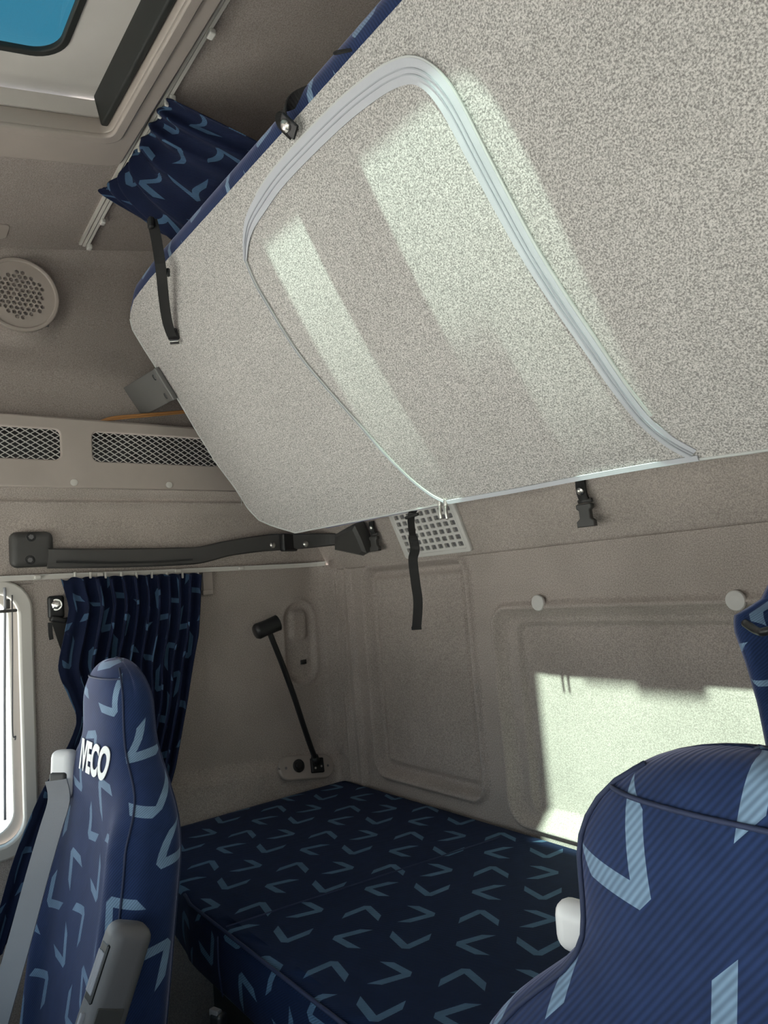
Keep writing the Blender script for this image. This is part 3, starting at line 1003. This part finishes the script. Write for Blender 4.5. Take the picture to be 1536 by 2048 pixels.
for s in lin(.1, .97, 9):
    a = on(lerp(122, 404, s), 1152, 0, .035)
    rbox('curtain_hook', (.006, .006, .016), .002, 'track', Matrix.Translation(a+V((0, 0, .002))), cu, 2)

an = empty('belt_anchor', on(112, 1220, 0, .02), 'black seat belt anchor with chrome bolt on the pillar beside the window', 'seat belt')
pa = on(112, 1214, 0, .016)
rbox('anchor_plate', (.012, .036, .052), .008, 'black', Matrix.Translation(pa), an, 3)
disc('bolt', pa+V((.006, -.001, .005)), (1, -.2, 0), .011, .008, 'metal', an, 6, .002)
disc('bolt_washer', pa+V((.005, -.001, .005)), (1, -.2, 0), .014, .002, 'metal', an, 20)
rbox('belt_loop', (.022, .036, .014), .005, 'black', frame(pa+V((.008, .002, -.030)), (1, 0, 0), (0, 1, -.3)), an, 3)
ribbon('webbing', [pa+V((.014, .004, -.03)), pa+V((.012, .018, -.08)), pa+V((.010, .040, -.16)), pa+V((.010, .055, -.26))], .036, .002, (0, 1, 0), 'web', an, 4)
ribbon('release_tab', [on(100, 1245, 0, .03), on(101, 1265, 0, .03), on(103, 1279, 0, .028)], .009, .003, (0, 1, 0), 'black', an, 4)

# ================================================================== lower bunk
lb = empty('lower_bunk', (1.05, -.35, -.75), 'lower bunk with dark blue chevron mattress', 'bunk')
ol = [(.03, -.016), (2.09, -.016), (2.09, -.672), (.48, -.672), (.447, -.664), (.30, -.645), (.03, -.62)]


def roundpoly(pts, r=.02, n=5):
    out = []
    N = len(pts)
    for i in range(N):
        p = V((*pts[i], 0)); a = V((*pts[i-1], 0)); b = V((*pts[(i+1) % N], 0))
        d1 = (a-p); d2 = (b-p); rr = min(r, d1.length*.45, d2.length*.45)
        p1 = p+d1.normalized()*rr; p2 = p+d2.normalized()*rr
        for k in range(n+1):
            t = k/n
            out.append((1-t)**2*p1+2*t*(1-t)*p+t*t*p2)
    return out


def densify(P, step=.04):
    out = []
    for i in range(len(P)):
        a, b = P[i], P[(i+1) % len(P)]
        k = max(1, int((b-a).length/step))
        out += [a.lerp(b, q/k) for q in range(k)]
    return out


OL = densify(roundpoly(ol, .03))
N = len(OL)
nrm = []
for i in range(N):
    t = (OL[(i+1) % N]-OL[i-1]).normalized(); nrm.append(V((t.y, -t.x, 0)))
area = sum(OL[i].x*OL[(i+1) % N].y-OL[(i+1) % N].x*OL[i].y for i in range(N))
if area < 0: nrm = [-v_ for v_ in nrm]
MT = .115


def bed_uv(x, y): return (.79*x+.61*y+.038, (.61*x-.79*y)*1.10+.003-.083)


prof = [(0.0, 0.0)]
ring = [(-.030, 0.0), (-.012, -.001), (-.005, -.004), (-.001, -.010), (0, -.02), (.004, -.06), (.002, -.10), (-.006, -.112), (-.02, -MT)]
vs = []; uv = []; acc = [0]
for i in range(1, N): acc.append(acc[-1]+(OL[i]-OL[i-1]).length)
for (o_, z_) in ring:
    for i in range(N):
        p = OL[i]+nrm[i]*o_; vs.append((p.x, p.y, z_))
        # fold the fabric mapping over the edge
        q = OL[i]+nrm[i]*(o_ if z_ > -.012 else abs(z_))
        uv.append(bed_uv(q.x, q.y))
fs = [tuple(b_ for b_ in f) for f in gridfaces(N, len(ring), True)]
from mathutils.geometry import tessellate_polygon
tri = tessellate_polygon([[V(vs[i]) for i in range(N)]])
def up_(t, sg):
    a, b, c = (V(vs[k]) for k in t)
    return t if (b-a).cross(c-a).z*sg > 0 else t[::-1]
fs += [up_(t, 1) for t in tri]+[up_(tuple(k+(len(ring)-1)*N for k in t), -1) for t in tri]
f0 = fs[0]; a_, b_, c_ = (V(vs[k]) for k in f0[:3])
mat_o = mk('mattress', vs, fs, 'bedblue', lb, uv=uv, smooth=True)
front = [OL[i]+nrm[i]*-.003+V((0, 0, -.0025)) for i in range(N) if OL[i].y < -.6]
front.sort(key=lambda p: p.x if p.y < -.66 else p.x-.001)
front = [p for p in front if p.y < -.655]
tube('edge_piping', front, .003, 'piping', mat_o, 8, 0)
# cover seams across the top
c1 = on(452, 1853, 2, .001); c2 = on(1000, 1674, 2, .001)
ribbon('cover_seam', [c1, c1.lerp(c2, .35)+V((0, 0, .0)), c1.lerp(c2, .7), c2], .0022, .0012, (0, 0, 1), 'piping', mat_o, 4)
tube('cover_seam', [V((.615, -.676, -.012)), V((.617, -.678, -.06)), V((.62, -.675, -.105))], .0016, 'piping', mat_o, 6)
lx = [(.45, -.62), (2.08, -.64), (2.08, -.03), (.04, -.03), (.04, -.40), (.34, -.44)]
me_v = [(x, y, -MT-.002) for x, y in lx]+[(x, y, -.78) for x, y in lx]
mk('bunk_base', me_v, [tuple(range(6)), tuple(range(6, 12))[::-1]]+[(i, (i+1) % 6, (i+1) % 6+6, i+6) for i in range(6)], 'floor', lb, smooth=False)


# ================================================================== seats
ZT = [(.46, .115, -.822, -.752), (.42, .116, -.826, -.750), (.38, .118, -.829, -.747), (.34, .118, -.830, -.745), (.318, .122, -.831, -.745),
      (.300, .146, -.834, -.746), (.28, .172, -.837, -.748), (.255, .200, -.840, -.748), (.22, .222, -.843, -.746), (.17, .232, -.850, -.748), (.10, .236, -.862, -.760), (.0, .238, -.880, -.775), (-.12, .238, -.898, -.793), (-.30, .238, -.925, -.82)]
ZTOP, ZR = .456, .378


def seat(name, cx, label, group, mirror, offs):
    s = empty(name, (cx, -.86, -.77), label, 'seat', group)
    tabw = [(z, w) for z, w, a, b in ZT][::-1]; taf = [(z, a) for z, w, a, b in ZT][::-1]; tab_ = [(z, b) for z, w, a, b in ZT][::-1]
    # smooth tables
    zsamp = [ZR+(ZTOP-ZR)*math.sin(math.radians(a)) for a in (89, 85, 79, 72, 64, 56, 48, 40, 32, 24, 16, 8)]+lin(ZR, -.30, 56)
    NS = 72
    vs = []; uv = []

    def sm(tab, z, h=.012): return sum(interp(tab, z+d*h) for d in (-1.5, -.75, 0, .75, 1.5))/5

    def ringpt(z, q):
        wd = sm(tabw, z); yf = sm(taf, z); yb = sm(tab_, z)
        if z > ZR:
            k_ = math.sqrt(max(0, 1-((z-ZR)/(ZTOP-ZR))**2))
            wd = wd*max(k_, .02); mid = -.786; k2 = max(.04, k_**.6)
            yf = mid+(yf-mid)*k2; yb = mid+(yb-mid)*k2
        c, s_ = math.cos(q), math.sin(q)
        n_ = 3.6
        x = wd*math.copysign(abs(c)**(2/n_), c); y = math.copysign(abs(s_)**(2/n_), s_)
        yy = (yf+yb)/2-y*(yb-yf)/2 if False else ((yf+yb)/2+y*(yb-yf)/2)
        if s_ < 0:      # front: side bolsters lower down, slight crown higher up
            b_ = sstep(.27, .18, z)
            ax_ = abs(x)/wd
            yy += -.022*b_*gauss(ax_-.80, .17)+.012*b_*gauss(ax_, .45)
            yy += .010*(1-b_)*ax_**2
        return V((cx+x, yy, z))
    for z in zsamp:
        per = 0; lastp = None
        zz = z
        for i in range(NS+1):
            q = math.pi/2-2*math.pi*i/NS
            p = ringpt(z, q)
            if lastp is not None: per += (p-lastp).length
            lastp = p
            vs.append(p)
            # arc length measured from the front middle so the cloth hangs straight
            uv.append((per, z))
    R = NS+1
    # recentre u on the front middle (i = NS/2)
    U2 = []
    for j in range(len(zsamp)):
        mid = uv[j*R+NS//2][0]
        for i in range(R):
            U2.append(rot45(mid-uv[j*R+i][0], uv[j*R+i][1], offs))
    fs = gridfaces(R, len(zsamp))
    top = len(vs)
    vs.append(sum((V(vs[i]) for i in range(NS)), V())/NS+V((0, 0, .002))); U2.append(rot45(0, .50, offs))
    fs += [(i+1, i, top) for i in range(NS)]
    back = mk('backrest', vs, fs, 'blue', s, uv=U2)
    # piping along the front corners and over the headrest
    for sg in (-1, 1):
        pth = []
        for z in lin(-.28, .442, 60):
            q = math.radians(-31) if sg > 0 else math.radians(180+31)
            p = ringpt(z, q); pth.append(p+V((sg*.001, -.001, 0)))
        tube('side_piping', pth, .0018, 'piping', back, 6, 0)
        q = math.radians(33) if sg > 0 else math.radians(180-33)
        tube('side_piping', [ringpt(z, q) for z in lin(-.28, .44, 50)], .002, 'piping', back, 6, 0)
    arc = [ringpt(.426, math.radians(a)) for a in lin(180+31, 360-31, 24)]
    tube('headrest_piping', [p+V((0, -.001, 0)) for p in arc], .0016, 'piping', back, 6, 0)
    # cushion, base
    if mirror:
        for o_ in [back]+[c for c in bpy.data.objects if c.parent == back]:
            if o_ is back: o_.data.transform(Matrix.Translation((0, 0, -.011)))
            else: o_.data.transform(Matrix.Translation((0, 0, -.011)))
    cv = rbox('cushion', (.50, .52, .13), .045, 'blue', Matrix.Translation((cx, -1.13, -.36)), s, 4)
    l = cv.data.uv_layers.new(name='UVMap')
    for lp_ in cv.data.loops:
        co = cv.data.vertices[lp_.vertex_index].co; l.data[lp_.index].uv = rot45(co.x-cx, co.y+co.z)
    rbox('seat_base', (.40, .42, .34), .03, 'black', Matrix.Translation((cx, -1.12, -.60)), s, 2)
    return s, ringpt


seat1, rp = seat('passenger_seat', .487, 'blue chevron seat with white lettering and grey armrest against the side curtain', 'front seats', False, (.012, .026))
seat2, rp2 = seat('driver_seat', 1.605, 'large blue chevron seat headrest in front of the sunlit rear wall', 'front seats', True, (.1160, -.080))

# lettering on the passenger headrest
tcu = bpy.data.curves.new('lettering', 'FONT'); tcu.body = 'IVECO'; tcu.size = .056; tcu.extrude = .0004; tcu.offset = .0022; tcu.space_character = 1.02
tcu.align_x = 'CENTER'
to = bpy.data.objects.new('lettering', tcu); me = bpy.data.meshes.new_from_object(to); bpy.data.objects.remove(to)
cx1 = .487
for v_ in me.vertices:
    a, b, c = v_.co
    zz = .272+b*1.2
    lo_, hi_ = math.pi, 2*math.pi
    xx = a*.90+.022
    # find ring angle giving this x
    for _ in range(30):
        md_ = (lo_+hi_)/2
        if rp(zz, md_).x-cx1 < xx: lo_ = md_
        else: hi_ = md_
    p = rp(zz, (lo_+hi_)/2)
    v_.co = p+V((0, -.0025-c, 0))
link('lettering', me, 'print', seat1)

# belt guide on the far shoulder, and grey belt webbing
gpos = V((.362, -.847, .250))
g = rbox('belt_guide', (.046, .032, .085), .013, 'brightwhite', frame(gpos, (.8, .6, 0), None, (0, .12, 1)), seat1, 4)
rbox('guide_slot', (.034, .012, .020), .005, 'dgrey', frame(gpos+V((.009, -.012, -.004)), (.8, .6, 0), None, (0, .12, 1)), g, 3)
belt = ribbon('seat_belt', [gpos+V((.013, -.017, -.006)), on(118, 1600, 0, .375), on(101, 1660, 0, .378), on(75, 1750, 0, .38), on(37, 1890, 0, .385), on(0, 2020, 0, .39), on(-50, 2200, 0, .395)], .046, .002, (.78, .62, .0), 'webgrey', None, 5)
tag(belt, 'grey seat belt webbing running down across the passenger seat', 'seat belt')

# armrest folded up on the inner side of the passenger seat
ax_, aw = .735, .048
q0 = on(262, 1852, 0, ax_+.02); q1 = on(196, 2060, 0, ax_+.02)
dirA = (q1-q0).normalized()
q1 = q0+dirA*.32
fr_a = frame(q0+dirA*.16, dirA, None, (1, 0, 0))      # local x down the arm, z to +x, y across
arm = rbox('armrest', (.33, .058, aw), .017, 'grey', fr_a, seat1, 4)
ysg = -1 if V(fr_a.col[1][:3]).y > 0 else 1         # local y sign that points forwards (-y)
rbox('armrest_panel', (.21, .036, .003), .001, 'dgrey', fr_a @ Matrix.Translation((.035, ysg*.002, aw/2)), arm, 1)
rbox('adjuster_well', (.07, .006, .024), .002, 'black', fr_a @ Matrix.Translation((-.105, ysg*.027, .004)), arm, 1)
for k in range(5):
    rbox('wheel_rib', (.05, .006, .0032), .001, 'greyl', fr_a @ Matrix.Translation((-.105, ysg*.029, -.005+k*.0044)), arm, 1)
rbox('lever', (.018, .008, .006), .002, 'greyl', fr_a @ Matrix.Translation((-.05, ysg*.030, .008)), arm, 2)

# white plastic piece on the driver's seat shoulder
wp = on(1135, 1850, 1, -.775)
rbox('shoulder_guide', (.05, .022, .034), .014, 'brightwhite', frame(wp+V((.020, 0, .003)), (1, .15, 0), None, (-.25, 0, 1)), seat2, 5)

# ================================================================== curtain behind the driver's seat
dc = empty('rear_curtain', (1.62, -.45, -.1), 'blue twill curtain bundle hanging behind the driver headrest', 'curtain')
NU, NV = 60, 40
left = [(0, (1545, 1150)), (.08, (1520, 1200)), (.13, (1466, 1232)), (.2, (1468, 1262)), (.32, (1492, 1330)), (.5, (1515, 1410)), (.7, (1535, 1510)), (1, (1550, 1640))]
vs = []; uv = []
for j in range(NV):
    t = j/(NV-1)
    q = ip2(left, t); A = on(q[0], q[1], 1, -.45)
    for i in range(NU):
        s = i/(NU-1)
        p = A+V((.26*s, 0, .03*s*(1-t)))
        ph = 2*math.pi*4.5*s
        p.y += -.02*math.cos(ph)*sstep(0, .1, s)-.015*math.sin(math.pi*min(1, s*6))
        vs.append(p); uv.append(rot45(s*.42, -t*.5, (.05, .02)))
mk('cloth', vs, gridfaces(NU, NV), 'blue', dc, uv=uv, solid=.003)
tube('tie_cord', [on(1490, 1246, 1, -.478), on(1515, 1262, 1, -.49), on(1534, 1262, 1, -.50), on(1600, 1240, 1, -.49)], .004, 'black', dc, 8)

# seat belt buckle standing by the bunk front
bq = on(436, 2040, 1, -.735)
bb = empty('belt_buckle', bq-V((0, 0, .10)), 'black seat belt buckle beside the lower bunk front', 'seat belt')
rbox('buckle_body', (.024, .018, .062), .006, 'black', frame(bq-V((0, 0, .02)), (.9, .3, 0), None, (-.15, 0, 1)), bb, 3)
rbox('release_button', (.018, .010, .010), .002, 'grey', frame(bq+V((-.003, -.002, .010)), (.9, .3, 0), None, (-.15, 0, 1)), bb, 2)
tube('stalk', [bq-V((-.004, 0, .05)), bq-V((-.01, 0, .20)), bq-V((0, .02, .40))], .008, 'black', bb, 8)

# ================================================================== front: dashboard
db = rbox('dashboard', (2.06, .46, .84), .08, 'dash', Matrix.Translation((1.05, -1.67, -.34)), None, 4)
tag(db, 'grey dashboard under the windscreen', 'dashboard')
